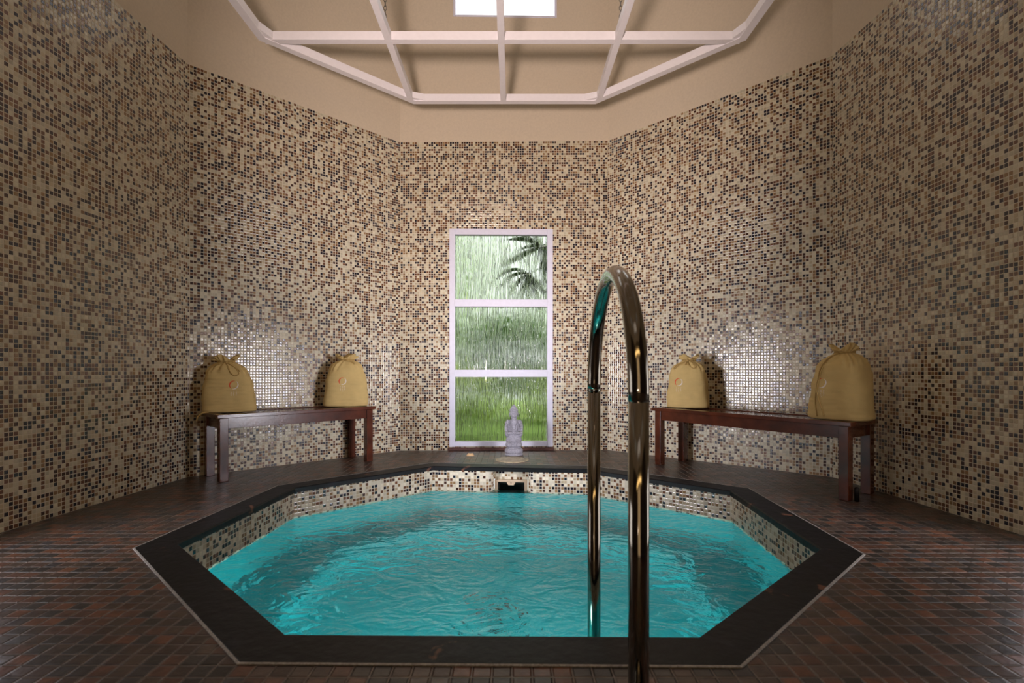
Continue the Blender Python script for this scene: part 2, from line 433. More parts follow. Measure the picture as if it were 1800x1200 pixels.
wn_i = [0]
def place_window(frame, hole, kind):
    P, d, nrm, L = frame
    u0, u1, z0, z1 = hole
    rz = math.atan2(d.y, d.x)
    base = P + d * ((u0 + u1) / 2) + nrm * 0.03
    if kind == 'door':
        root = bpy.data.objects.new('door_1', None)
    else:
        wn_i[0] += 1; root = bpy.data.objects.new('window_%d' % wn_i[0], None)
    C.objects.link(root); tag(root, kind='structure')
    root.location = (base.x, base.y, 0); root.rotation_euler = (0, 0, rz)
    w = u1 - u0; s = 1 if (Matrix.Rotation(rz, 3, 'Z') @ Vector((0, 1, 0))).dot(nrm) > 0 else -1
    fw, fd = 0.052, 0.075
    bm = bmesh.new()
    if kind in ('clear', 'sun', 'sky'):
        fw = 0.02
    for x in (-w / 2 + fw / 2, w / 2 - fw / 2): box(bm, (x, 0, (z0 + z1) / 2), (fw, fd, z1 - z0), bev=0.003)
    box(bm, (0, 0, z1 - fw / 2), (w - 2 * fw, fd - 0.012, fw if kind in ('clear', 'sun', 'sky') else 0.056), bev=0.003)
    box(bm, (0, 0, z0 + fw / 2), (w - 2 * fw, fd - 0.012, fw if kind in ('clear', 'sun', 'sky') else 0.046), bev=0.003)
    ibw = w - 2 * fw
    if kind == 'garden':
        zA = CAMH - (656 - Y0) / FPX * 4.785; zB = CAMH - (532.5 - Y0) / FPX * 4.785
        cuts = [z0, zA, zB, z1]
    else: cuts = [z0, z1]
    obj('window_frame' if kind != 'door' else 'door_frame', bm, M_FRAME, root)
    for zc in cuts[1:-1]:
        bm = bmesh.new(); box(bm, (0, -s * 0.004, zc), (ibw + 0.012, fd - 0.004, 0.068), bev=0.003); obj('mullion', bm, M_FRAME, root)
    for k, (a, b) in enumerate(zip(cuts, cuts[1:])):
        lo = a + (fw * 0.8 if k == 0 else 0.034); hi = b - (fw * 0.8 if k == len(cuts) - 2 else 0.034)
        bm = bmesh.new(); box(bm, (0, s * 0.012, (lo + hi) / 2), (ibw, 0.006, hi - lo))
        mat = {'garden': M_GLASS, 'clear': M_CLR, 'door': M_DOORP, 'side': M_THIN, 'sun': M_FRONTGLOW, 'sky': M_CLRB}[kind]
        obj('pane', bm, mat, root)
    if kind == 'door':
        bm = bmesh.new(); tube(bm, [(-0.36, -s * 0.04, 0.85), (-0.36, -s * 0.09, 0.85), (-0.36, -s * 0.09, 1.15), (-0.36, -s * 0.04, 1.15)], 0.012)
        obj('door_handle', bm, M_STEEL, root, True)
    return root
for a in WINS: place_window(*a)

# sill strip below garden window
bm = bmesh.new(); box(bm, ((WIN_X[0] + WIN_X[1]) / 2, 4.80, 0.014), (WIN_X[1] - WIN_X[0] + 0.02, 0.07, 0.028), bev=0.004)
tag(obj('trim_1', bm, M_SILL), kind='structure')

# ceiling
bm = bmesh.new()
vs = [bm.verts.new((x, y, CEIL)) for x, y in BL]; bm.faces.new(vs)
g = bmesh.ops.extrude_face_region(bm, geom=bm.faces[:])
bmesh.ops.translate(bm, vec=(0, 0, 0.12), verts=[v for v in g['geom'] if isinstance(v, bmesh.types.BMVert)])
tag(obj('ceiling', bm, M_PLASTER), kind='structure')

# ------------------------------------------------------------------ pool
INNER = [fl(503, 1116), fl(313, 956), fl(519, 858), fl(762, 820), fl(1030, 825), fl(1283, 863), fl(1441, 965), fl(1227, 1120.5)]
OUTER = offset(INNER, 0.142)
for p in OUTER: print('OUTER px', round(X0 + p[0] / p[1] * FPX), round(Y0 + CAMH * FPX / p[1]))
TILEP = offset(INNER, 0.012)

# floor with the pool cut out
bm = bmesh.new()
out = offset(BL, 0.03)
ev = []
for loop in (out, OUTER):
    vs = [bm.verts.new((x, y, 0)) for x, y in loop]
    ev += [bm.edges.new((vs[k], vs[(k + 1) % len(vs)])) for k in range(len(vs))]
bmesh.ops.triangle_fill(bm, use_beauty=True, use_dissolve=False, edges=ev)
cen = Vector((0, 2.7)); 
for f in list(bm.faces):
    c = f.calc_center_median()
    # drop faces that fall inside the pool outline
    ins = True
    n8 = len(OUTER)
    sgn = []
    for k in range(n8):
        a, b = Vector(OUTER[k]), Vector(OUTER[(k + 1) % n8]); sgn.append((b - a).cross(Vector((c.x, c.y)) - a) > 0)
    if all(sgn) or not any(sgn): bm.faces.remove(f)
for f in bm.faces:
    f.normal_update()
    if f.normal.z < 0: f.normal_flip()
KEEP.add(id(bm))
fo = obj('floor', bm, M_FLOOR); tag(fo, kind='structure')

# coping
bm = bmesh.new()
zt, zb = 0.004, -0.028
rings = []
for poly, z in ((OUTER, zb), (OUTER, zt - 0.003), (offset(INNER, 0.138), zt), (offset(INNER, 0.006), zt), (INNER, zt - 0.006), (INNER, zb), ):
    rings.append([bm.verts.new((x, y, z)) for x, y in poly])
for a, b in zip(rings, rings[1:] + rings[:1]):
    for k in range(8): bm.faces.new((a[k], a[(k + 1) % 8], b[(k + 1) % 8], b[k]))
coping = obj('pool_coping', bm, M_COPING)
tag(coping, 'dark slate coping slabs framing the octagonal plunge pool', 'pool edge')
bm = bmesh.new()
A, B = offset(INNER, 0.1405), offset(INNER, 0.147)
rings = [[bm.verts.new((x, y, z)) for x, y in p] for p, z in ((A, 0.002), (A, 0.0048), (B, 0.0035), (B, 0.0005))]
for a, b in zip(rings, rings[1:] + rings[:1]):
    for k in range(8): bm.faces.new((a[k], a[(k + 1) % 8], b[(k + 1) % 8], b[k]))
obj('grout_bead', bm, M_GROUTL, coping)

# pool shell: mosaic rim, turquoise basin
WZ = -0.185; BZ = -0.95
T = TILEP
def lerp(a, b, t): return (a[0] + (b[0] - a[0]) * t, a[1] + (b[1] - a[1]) * t)
D_, E_ = Vector(T[3]), Vector(T[4]); dv = (E_ - D_).normalized(); nv = Vector((-dv.y, dv.x))
if nv.y < 0: nv = -nv
def onback(x, deep=0.0):
    t = (x - D_.x) / dv.x; q = D_ + dv * t + nv * deep; return (q.x, q.y)
prof = []
xl, xr = -0.150, 0.120
prof += [T[0], T[1], T[2], T[3]]
r = 0.055
for k in range(7):
    a = k / 6 * PI / 2
    prof.append(onback(xl - r + r * math.sin(a), r * (1 - math.cos(a))))
prof.append(onback(xl, 0.10)); ir0 = len(prof) - 1
prof.append(onback(xr, 0.10))
for k in range(7):
    a = PI / 2 - k / 6 * PI / 2
    prof.append(onback(xr + r - r * math.sin(a), r * (1 - math.cos(a))))
prof += [T[4], T[5], T[6], T[7]]
OX0, OX1, OZ0, OZ1 = xl + 0.018, xr - 0.012, -0.30, -0.108
bm = bmesh.new(); uvl = bm.loops.layers.uv.new('UVMap')
u = 0; n_ = len(prof)
for k in range(n_):
    a, b = prof[k], prof[(k + 1) % n_]; l = math.dist(a, b)
    segs = [(-0.027, -0.215)]
    if k == ir0:
        segs = [(-0.027, OZ1)]
    for z1, z0 in segs:
        f = bm.faces.new([bm.verts.new((*a, z0)), bm.verts.new((*b, z0)), bm.verts.new((*b, z1)), bm.verts.new((*a, z1))])
        for lp, uv in zip(f.loops, ((u, z0), (u + l, z0), (u + l, z1), (u, z1))): lp[uvl].uv = (uv[0], uv[1] + 5.0)
    u += l
KEEP.add(id(bm))
rim = obj('pool_rim_wall', bm, M_MOSP)
sk = rim; tag(sk, kind='structure')
rim.name = 'wall_pool'
# lower basin
bm = bmesh.new(); uvl = bm.loops.layers.uv.new('UVMap'); u = 0
bot = [bm.verts.new((x, y, BZ)) for x, y in T]
for k in range(8):
    a, b = T[k], T[(k + 1) % 8]; l = math.dist(a, b)
    z1 = -0.215
    f = bm.faces.new([bot[k], bot[(k + 1) % 8], bm.verts.new((*b, z1)), bm.verts.new((*a, z1))])
    for lp, uv in zip(f.loops, ((u, BZ), (u + l, BZ), (u + l, z1), (u, z1))): lp[uvl].uv = uv
    u += l
f = bm.faces.new(bot)
for lp in f.loops: lp[uvl].uv = (lp.vert.co.x, lp.vert.co.y)
KEEP.add(id(bm))
basin = obj('pool_basin', bm, M_BASIN); tag(basin, 'turquoise tiled basin under the pool water', 'pool')
# ledge closing the niche under water
bm = bmesh.new()
poly = [onback(xl - r, 0), onback(xl - r, 0.101), onback(xr + r, 0.101), onback(xr + r, 0)]
vs = [bm.verts.new((x, y, -0.215)) for x, y in poly]; bm.faces.new(vs)
obj('niche_ledge', bm, M_BASIN, basin)
# steps seat around the basin
bm = bmesh.new()
S1 = offset(INNER, -0.34)
top = [bm.verts.new((x, y, -0.66)) for x, y in TILEP]; ins = [bm.verts.new((x, y, -0.66)) for x, y in S1]; low = [bm.verts.new((x, y, BZ + 0.001)) for x, y in S1]
for k in range(8):
    j = (k + 1) % 8
    bm.faces.new((top[k], top[j], ins[j], ins[k])); bm.faces.new((ins[k], ins[j], low[j], low[k]))
uvl = bm.loops.layers.uv.new('UVMap')
for f in bm.faces:
    for lp in f.loops: lp[uvl].uv = (lp.vert.co.x + lp.vert.co.y * 0.3, lp.vert.co.y + lp.vert.co.z)
obj('seat_ledge', bm, M_BASIN, basin)
# bottom drain
bm = bmesh.new()
lathe(bm, [(0.075, 0), (0.075, 0.008), (0.065, 0.014), (0.02, 0.016)], 28)
for k in range(12):
    a = k / 12 * 2 * PI
    box(bm, (0.04 * math.cos(a), 0.04 * math.sin(a), 0.018), (0.036, 0.008, 0.006), rz=a)
dr = obj('drain_grate', bm, M_DARK, basin); dr.location = (-0.10, 2.62, BZ + 0.001)
dr['label'] = 'dark round drain grate'

# skimmer frame in the niche
sk = thing('skimmer', 'beige plastic skimmer mouth in the mosaic rim below the statue', 'pool skimmer', (*onback((xl + xr) / 2, 0.10), 0), math.atan2(dv.y, dv.x))
wd = (xr - xl)
bm = bmesh.new()
box(bm, (0, -0.012, OZ1 - 0.009), (wd - 0.012, 0.03, 0.018), bev=0.003)
for s in (-1, 1): box(bm, (s * (wd / 2 - 0.018), -0.012, -0.22), (0.024, 0.03, 0.20), bev=0.003)
obj('mouth_frame', bm, M_BEIGE, sk)
bm = bmesh.new()
pts = [(-0.036, OZ1 - 0.016), (0.036, OZ1 - 0.016), (0.022, OZ1 - 0.042), (-0.022, OZ1 - 0.042)]
a = [bm.verts.new((x, -0.024, z)) for x, z in pts]; b = [bm.verts.new((x, -0.016, z)) for x, z in pts]
bm.faces.new(a); bm.faces.new(b[::-1])
for k in range(4): bm.faces.new((a[k], a[(k + 1) % 4], b[(k + 1) % 4], b[k]))
tab = obj('weir_tab', bm, M_BEIGE, sk)
bm = bmesh.new()
pts = [(-0.006, OZ1 - 0.022), (0.006, OZ1 - 0.022), (0, OZ1 - 0.032)]
bm.faces.new([bm.verts.new((x, -0.0245, z)) for x, z in pts]); obj('tab_mark', bm, M_SILL, tab)
bm = bmesh.new()
box(bm, (0, 0.10, -0.22), (wd - 0.05, 0.2, 0.215))
bmesh.ops.delete(bm, geom=[f for f in bm.faces if f.normal.y < -0.5 or f.calc_center_median().y < 0.01], context='FACES_ONLY')
obj('throat', bm, M_DARK, sk)

# water
bm = bmesh.new()
vs = [bm.verts.new((x, y, WZ)) for x, y in prof]; f = bm.faces.new(vs); f.normal_update()
if f.normal.z < 0: f.normal_flip()
KEEP.add(id(bm))
water = obj('pool_water', bm, M_WATER); tag(water, 'rippling turquoise water filling the octagonal plunge pool', 'water')

# unseen underwater lamp, added on the near wall to brighten the water
A0, H0 = Vector(T[0]), Vector(T[7])
lp = thing('pool_fill_lamp', 'unseen round underwater lamp added on the near wall to light the plunge pool', 'lamp', (-0.10, (A0.y + H0.y) / 2 + 0.012, -0.44))
bm = bmesh.new(); lathe(bm, [(0.10, 0), (0.10, 0.02), (0.088, 0.026)], 32)
bmesh.ops.rotate(bm, cent=(0, 0, 0), matrix=Matrix.Rotation(-PI / 2, 3, 'X'), verts=bm.verts); obj('lamp_bezel', bm, M_STEEL, lp, True)
bm = bmesh.new(); lathe(bm, [(0.086, 0.0), (0.086, 0.024), (0.06, 0.034), (0.02, 0.038)], 32)
bmesh.ops.rotate(bm, cent=(0, 0, 0), matrix=Matrix.Rotation(-PI / 2, 3, 'X'), verts=bm.verts); obj('lamp_lens', bm, M_POOLFILL, lp, True)

# ------------------------------------------------------------------ suspended white grid
FZ = 2.89; BW = 0.05; BH = 0.056
gx0, gx1, gyb = -1.645, 1.52, 4.108
FO = [(-0.792, gyb), (0.673, gyb), (gx1, 3.315), (gx1, 1.85), (0.673, 1.06), (-0.792, 1.06), (gx0, 1.85), (gx0, 3.315)]
FI = offset(FO, -BW)
grid = thing('ceiling_grid', 'white painted octagonal metal grid hanging on chains above the pool', 'ceiling frame', (-0.06, 2.58, FZ))
gloc = Vector((-0.06, 2.58, FZ))
def rel(p): return (p[0] - gloc.x, p[1] - gloc.y)
bm = bmesh.new()
rings = [[bm.verts.new((*rel(p), z)) for p in q] for q, z in ((FO, 0), (FO, BH), (FI, BH), (FI, 0))]
for a, b in zip(rings, rings[1:] + rings[:1]):
    for k in range(8): bm.faces.new((a[k], a[(k + 1) % 8], b[(k + 1) % 8], b[k]))
obj('outer_rim', bm, M_WHITE, grid)
for x in (-0.805, -0.07, 0.690):
    y0, y1 = 1.06 + 0.04, gyb - 0.035
    bm = bmesh.new(); box(bm, (x - gloc.x, (y0 + y1) / 2 - gloc.y, BH / 2 - 0.0015), (0.044, y1 - y0, BH), bev=0.003); obj('long_bar', bm, M_WHITE, grid)
for y in (3.335, 1.83):
    bm = bmesh.new(); box(bm, (0, y - gloc.y, BH / 2 + 0.002), (gx1 - gx0 - 0.05, 0.05, BH), bev=0.003)
    b_ = obj('cross_bar', bm, M_WHITE, grid); b_.location = ((gx0 + gx1) / 2 - gloc.x, 0, 0)
# corner gussets
for k in range(8):
    p = Vector(FI[k]); c = Vector((gloc.x, gloc.y)); q = p + (c - p).normalized() * 0.012
    bm = bmesh.new()
    a = Vector(FI[k - 1]); b = Vector(FI[(k + 1) % 8])
    pts = [p, p + (a - p).normalized() * 0.085, p + (b - p).normalized() * 0.085]
    lo = [bm.verts.new((*rel(v), 0.006)) for v in pts]; hi = [bm.verts.new((*rel(v), BH - 0.002)) for v in pts]
    bm.faces.new(lo); bm.faces.new(hi[::-1])
    for i in range(3): bm.faces.new((lo[i], lo[(i + 1) % 3], hi[(i + 1) % 3], hi[i]))
    obj('corner_gusset', bm, M_WHITE, grid)
# chains
def chain_mesh(z0, z1):
    bm = bmesh.new(); z = z0; k = 0; L, W = 0.034, 0.018
    while z < z1:
        pts = []
        for i in range(13):
            a = i / 12 * 2 * PI
            x = W / 2 * math.cos(a); zz = L / 2 * math.sin(a)
            pts.append((x, 0, z + L / 2 + zz) if k % 2 == 0 else (0, x, z + L / 2 + zz))
        tube(bm, pts, 0.0022, 5, cap=False); z += L - 0.006; k += 1
    return bm
cz = chain_mesh(FZ + BH, CEIL)
c0 = None
for i, (x, y, lab) in enumerate(((-0.835, 3.36, 'thin metal chain holding the white grid, left of the skylight pane'), (0.715, 3.36, 'thin metal chain holding the white grid, right of the skylight pane'))):
    if i == 0: c0 = obj('chain', cz, M_CHAIN, None, True); c = c0
    else: c = c0.copy(); C.objects.link(c)
    c.location = (x + 0.0, y - 0.0, 0); tag(c, lab, 'chain', 'chains holding the ceiling grid')

# ------------------------------------------------------------------ hand rail
rail = thing('pool_handrail', 'polished metal arched grab rail standing at the near pool edge', 'handrail', (0.252, 1.04, 0))
def rp(t):    # t in arch angle
    return (0.006 + 0.006 * (1 - math.cos(t)) / 2 * 2, 0.32 - 0.32 * math.cos(t), 0.68 + 0.315 * math.sin(t))
bm = bmesh.new()
pts = [rp(PI * k / 40) for k in range(41)]
tube(bm, pts, 0.0215, 28)
obj('arch', bm, M_STEEL, rail, True)
bm = bmesh.new(); tube(bm, [(0.006, 0, 0.0), (0.006, 0, 0.68)], 0.0212, 28); obj('near_post', bm, M_STEEL, rail, True)
bm = bmesh.new(); tube(bm, [(0.018, 0.64, -0.655), (0.018, 0.64, 0.68)], 0.0212, 28); obj('far_post', bm, M_STEEL, rail, True)
for p in ((0.018, 0.64),):
    bm = bmesh.new(); lathe(bm, [(0.0216, -0.004), (0.0224, -0.002), (0.0224, 0.002), (0.0216, 0.004)], 28, c=(p[0], p[1], 0.68)); obj('joint_ring', bm, M_STEEL, rail, True)
bm = bmesh.new(); lathe(bm, [(0.05, 0), (0.05, 0.004), (0.035, 0.012), (0.0225, 0.016)], 28, c=(0.006, 0, 0)); obj('base_flange', bm, M_STEEL, rail, True)

# ------------------------------------------------------------------ benches
def bench(label, FLp, FRp, depth_sign, length_over=0.035):
    """FLp / FRp = centres of the two front legs; local x along the bench, y towards the wall"""
    a, b = Vector(FLp), Vector(FRp); d = b - a; L = d.length; rz = math.atan2(d.y, d.x)
    mid = (a + b) / 2
    root = thing('wooden_bench', label, 'bench', (mid.x, mid.y, 0), rz, 'benches against the mosaic walls')
    H = 0.452; dep = 0.285; lw = 0.055; th = 0.026
    W = L + lw + 2 * 0.018; y0 = -lw / 2 - 0.014; y1 = dep + lw / 2 + 0.006
    bm = bmesh.new(); bw = 0.05
    for y in (y0 + bw / 2, y1 - bw / 2): box(bm, (0, y, H - th / 2), (W, bw, th), bev=0.003)
    for s in (-1, 1): box(bm, (s * (W / 2 - bw / 2), (y0 + y1) / 2, H - th / 2), (bw, y1 - y0 - 2 * bw, th), bev=0.002)
    n = int((W - 2 * bw) / 0.052); st = (W - 2 * bw) / n
    for k in range(n): box(bm, (-W / 2 + bw + st * (k + 0.5), (y0 + y1) / 2, H - th / 2 - 0.003), (st - 0.010, y1 - y0 - 2 * bw + 0.01, 0.018), bev=0.002)
    obj('slatted_seat', bm, M_WOOD, root)
    ah = 0.072
    for y in (0, dep):
        bm = bmesh.new(); box(bm, (0, y - (0.006 if y == 0 else -0.006), H - th - ah / 2), (L - lw, 0.024, ah), bev=0.002); obj('apron', bm, M_WOOD, root)
    for s in (-1, 1):
        bm = bmesh.new(); box(bm, (s * L / 2, dep / 2, H - th - ah / 2), (0.024, dep - lw, ah), bev=0.002); obj('apron', bm, M_WOOD, root)
        for y in (0, dep):
            bm = bmesh.new(); box(bm, (s * L / 2, y, (H - th) / 2), (lw, lw, H - th), bev=0.003); obj('leg', bm, M_WOOD, root)
    return root, rz, H
b1, rz1, BH_ = bench('reddish-brown wooden bench left of the garden window, with two cloth sacks', (-1.945, 3.432), (-1.190, 4.225), 1)
b2, rz2, _ = bench('reddish-brown wooden bench right of the garden window, behind the grab rail', (1.176, 4.06), (1.925, 2.945), 1)

# ------------------------------------------------------------------ cloth sacks
def sack_shape(W, D, H, seed, lean=0.0, fold=1.0):
    zs_ = []
    def dims(t):           # t 0..1 height
        # half width, half depth, exponent
        pr = [(0, 0.93, 0.86), (0.015, 0.985, 0.96), (0.06, 1.0, 1.0), (0.25, 0.97, 1.02), (0.45, 0.91, 1.0), (0.62, 0.84, 0.95), (0.74, 0.76, 0.86), (0.82, 0.64, 0.70), (0.875, 0.46, 0.50), (0.905, 0.30, 0.34), (0.925, 0.25, 0.30), (0.95, 0.34, 0.40), (0.985, 0.44, 0.46), (1.0, 0.46, 0.44)]
        for (a, w0, d0), (b, w1, d1) in zip(pr, pr[1:]):
            if t <= b:
                s = (t - a) / (b - a); s = s * s * (3 - 2 * s) * 0.4 + s * 0.6
                return w0 + (w1 - w0) * s, d0 + (d1 - d0) * s
        return pr[-1][1:]
    def point(a, t):
        w, d = dims(t); hw, hd = W / 2 * w, D / 2 * d
        e = 0.62 if t < 0.75 else 0.62 + (t - 0.75) / 0.25 * 0.38
        ca, sa = math.cos(a), math.sin(a)
        x = hw * math.copysign(abs(ca) ** e, ca); y = hd * math.copysign(abs(sa) ** e, sa)
        v = Vector((x, y, 0))
        pl = max(0.0, min(1.0, (t - 0.66) / 0.22))
        rad = v.length
        amp = pl * fold * (0.07 * math.sin(a * 15 + seed) + 0.05 * math.sin(a * 9 + seed * 2.3))
        if t > 0.93: amp *= 1.6
        wr = 0.010 * noise.noise(Vector((x * 9 + seed, y * 9, t * 5))) + 0.0028 * noise.noise(Vector((x * 16, seed + y * 8, t * 26)))
        if t < 0.25: wr += 0.002 * math.sin(t * 120 + x * 10) * (1 - t * 4) * noise.noise(Vector((x * 8, seed, 0)))
        k = 1 + amp + wr / max(rad, 0.03) * (1 if t > 0.02 else 0)
        z = H * t + (0.006 * noise.noise(Vector((x * 12, y * 12, seed))) if t > 0.9 else 0)
        if t > 0.94: z += (t - 0.94) / 0.06 * 0.020 * math.sin(a * 3 + seed)
        return Vector((x * k + lean * (t ** 2) * H, y * k, z))
    return point

def sack(label, loc, rz, W, D, H, seed, lean=0.0, cord='bow', logo_x=0.02, tilt=0.0, hang=None):
    root = thing('drawstring_sack', label, 'sack', loc, rz, 'mustard cloth sacks on the benches')
    pt = sack_shape(W, D, H, seed, lean)
    bm = bmesh.new(); NA, NT = 144, 84
    rings = []
    for j in range(NT + 1):
        t = j / NT
        rings.append([bm.verts.new(pt(2 * PI * k / NA, t)) for k in range(NA)])
    for a, b in zip(rings, rings[1:]):
        for k in range(NA): bm.faces.new((a[k], a[(k + 1) % NA], b[(k + 1) % NA], b[k]))
    bm.faces.new(rings[0][::-1])
    c = bm.verts.new(pt(0, 0.90) * 0.5 + pt(PI, 0.90) * 0.5)
    # inner fall of the gathered mouth
    inner = [bm.verts.new((v.co * 0.45 + Vector((lean * H * 0.55, 0, H * 0.93 * 0.55)))) for v in rings[-1]]
    for k in range(NA): bm.faces.new((rings[-1][k], rings[-1][(k + 1) % NA], inner[(k + 1) % NA], inner[k])); bm.faces.new((inner[k], inner[(k + 1) % NA], c))
    obj('cloth_body', bm, M_BAG, root, True)
    # front surface lookup (y negative side)
    def front(x, z, off=0.0015):
        t = z / H; lo, hi = PI + 0.02, 2 * PI - 0.02
        for _ in range(26):
            m = (lo + hi) / 2
            if pt(m, t).x < x: lo = m
            else: hi = m
        p = pt((lo + hi) / 2, t); return Vector((p.x, p.y - off, p.z))
    # cord around the neck
    bm = bmesh.new()
    ring = []
    for k in range(49):
        a = 2 * PI * k / 48; p = pt(a, 0.915); q = Vector((lean * H * 0.84, 0, 0)); v = Vector((p.x - q.x, p.y, 0)); 
        ring.append((q.x + v.x * 1.05, v.y * 1.05, H * 0.915 + 0.003 * math.sin(a * 2)))
    tube(bm, ring, 0.0035, 8, cap=False)
    tube(bm, [(x, y, z + 0.006) for x, y, z in ring], 0.003, 8, cap=False)
    nx = lean * H * 0.84
    def path(pts2, r=0.0034):
        ps = []
        n = len(pts2)
        for i in range(n - 1):
            p0 = pts2[max(i - 1, 0)]; p1 = pts2[i]; p2 = pts2[i + 1]; p3 = pts2[min(i + 2, n - 1)]
            for s in range(8):
                t = s / 8
                q = [0.5 * ((2 * p1[k]) + (-p0[k] + p2[k]) * t + (2 * p0[k] - 5 * p1[k] + 4 * p2[k] - p3[k]) * t * t + (-p0[k] + 3 * p1[k] - 3 * p2[k] + p3[k]) * t ** 3) for k in (0, 1)]
                ps.append(front(q[0], min(q[1], H * 0.93), r + 0.001))
        ps.append(front(pts2[-1][0], pts2[-1][1], r + 0.001))
        tube(bm, ps, r, 8)
    kz = H * 0.905
    if cord == 'bow':      # loops falling to the right, tail to the left
        path([(nx, kz), (nx + 0.02, kz - 0.03), (nx + 0.035, kz - 0.072), (nx + 0.062, kz - 0.092), (nx + 0.085, kz - 0.075), (nx + 0.06, kz - 0.035), (nx + 0.01, kz)])
        path([(nx + 0.005, kz), (nx + 0.04, kz - 0.02), (nx + 0.075, kz - 0.045), (nx + 0.09, kz - 0.062)])
        path([(nx - 0.005, kz), (nx - 0.04, kz - 0.012), (nx - 0.075, kz - 0.03)])
        path([(nx, kz), (nx + 0.012, kz - 0.02), (nx + 0.02, kz - 0.045)], 0.003)
    elif cord == 'side':
        path([(nx, kz), (nx - 0.04, kz - 0.010), (nx - 0.085, kz - 0.035), (nx - 0.10, kz - 0.055), (nx - 0.088, kz - 0.058), (nx - 0.05, kz - 0.02), (nx, kz)])
        path([(nx, kz), (nx + 0.02, kz - 0.035), (nx + 0.05, kz - 0.055), (nx + 0.07, kz - 0.045), (nx + 0.055, kz - 0.02), (nx + 0.01, kz)])
        path([(nx, kz), (nx - 0.012, kz - 0.03)])
    elif cord == 'short':
        path([(nx - 0.07, kz - 0.002), (nx, kz - 0.004), (nx + 0.06, kz - 0.016)])
        path([(nx + 0.04, kz - 0.01), (nx + 0.06, kz - 0.03)])
    elif cord == 'long':
        path([(nx - 0.01, kz), (nx - 0.06, kz - 0.03), (nx - 0.088, kz - 0.10), (nx - 0.098, kz - 0.20), (nx - 0.088, kz - 0.27), (nx - 0.07, kz - 0.325), (nx - 0.06, 0.02)])
        path([(nx - 0.01, kz), (nx - 0.05, kz - 0.03), (nx - 0.078, kz - 0.10), (nx - 0.095, kz - 0.20), (nx - 0.108, kz - 0.28), (nx - 0.10, 0.015)])
    obj('drawcord', bm, M_CORD, root, True)
    if hang:
        bm = bmesh.new(); tube(bm, hang, 0.006, 8); obj('loose_cord_end', bm, M_CORD, root, True)
    # bow fabric knot
    bm = bmesh.new()
    ell(bm, (nx + 0.002, pt(1.5 * PI, 0.915).y - 0.004, kz + 0.004), (0.011, 0.008, 0.009), 14); obj('knot', bm, M_CORD, root, True)
    # printed mark : two crescents forming a ring and three little columns of writing
    lx, lz = logo_x, H * 0.50; ro = 0.030
    def arc(a0, a1, w0, w1, mat, nm):
        bm = bmesh.new(); n = 22; prev = None
        for k in range(n + 1):
            s = k / n; a = a0 + (a1 - a0) * s; w = w0 + (w1 - w0) * math.sin(s * PI) ; 
            i = bm.verts.new(front(lx + (ro - w) * math.cos(a), lz + (ro - w) * math.sin(a))); o = bm.verts.new(front(lx + ro * math.cos(a), lz + ro * math.sin(a)))
            if prev: bm.faces.new((prev[0], i, o, prev[1]))
            prev = (i, o)
        o_ = obj(nm, bm, mat, root); return o_
    mk = arc(R_(75), R_(238), 0.002, 0.0085, M_ORANGE, 'printed_mark'); mk['label'] = 'orange crescent of the round printed mark'
    mk = arc(R_(250), R_(418), 0.002, 0.0075, M_WPRINT, 'printed_mark'); mk['label'] = 'white crescent of the round printed mark'
    bm = bmesh.new(); rr = random.Random(3)
    for ci, (cx, n0, n1) in enumerate(((-0.016, 0, 4), (0.0, 0, 5), (0.016, 0, 4))):
        for g in range(n0, n1):
            gz = lz - ro - 0.014 - g * 0.0095
            for s in range(3):
                if rr.random() < 0.5: x0, x1, z0, z1 = -0.003, 0.003, rr.uniform(-0.0028, 0.0028), None
                else: x0, x1, z0, z1 = rr.uniform(-0.0028, 0.0028), None, -0.003, 0.003
                if z1 is None: q = [(x0, z0 - 0.0006), (x1, z0 - 0.0006), (x1, z0 + 0.0006), (x0, z0 + 0.0006)]
                else: q = [(x0 - 0.0006, z0), (x0 + 0.0006, z0), (x0 + 0.0006, z1), (x0 - 0.0006, z1)]
                bm.faces.new([bm.verts.new(front(lx + cx + a, gz + b)) for a, b in q])
    o_ = obj('printed_writing', bm, M_WPRINT, root)
    return root

TZ = BH_ + 0.001
sack('mustard cloth sack at the left end of the left bench, cord loops over its front', (-2.005, 3.625, TZ), R_(22), 0.345, 0.17, 0.385, 1.3, lean=-0.06, cord='bow', logo_x=0.035,
     hang=[(-0.12, -0.07, 0.006), (-0.155, -0.085, 0.003), (-0.18, -0.095, -0.02), (-0.187, -0.10, -0.05)])
sack('mustard cloth sack at the right end of the left bench, nearest the garden window', (-1.375, 4.225, TZ), R_(20), 0.355, 0.17, 0.415, 4.1, lean=0.015, cord='short', logo_x=-0.03)
sack('mustard cloth sack at the left end of the right bench, bow tied at its neck', (1.395, 4.055, TZ), R_(-30), 0.325, 0.18, 0.405, 7.7, lean=0.02, cord='side', logo_x=-0.05)
sack('taller mustard cloth sack at the right end of the right bench, long hanging cord', (1.985, 3.08, TZ), R_(-58), 0.33, 0.235, 0.435, 10.2, lean=0.05, cord='long', logo_x=-0.055)

# small dark stud by the bench foot
bm = bmesh.new(); lathe(bm, [(0.013, 0), (0.013, 0.07), (0.010, 0.078), (0.004, 0.081)], 18)
st = obj('floor_stud', bm, M_RUBBER, None, True); st.location = (1.966, 2.91, 0.0)
tag(st, 'small dark round-headed stud on the floor at the foot of the right bench', 'door stop')

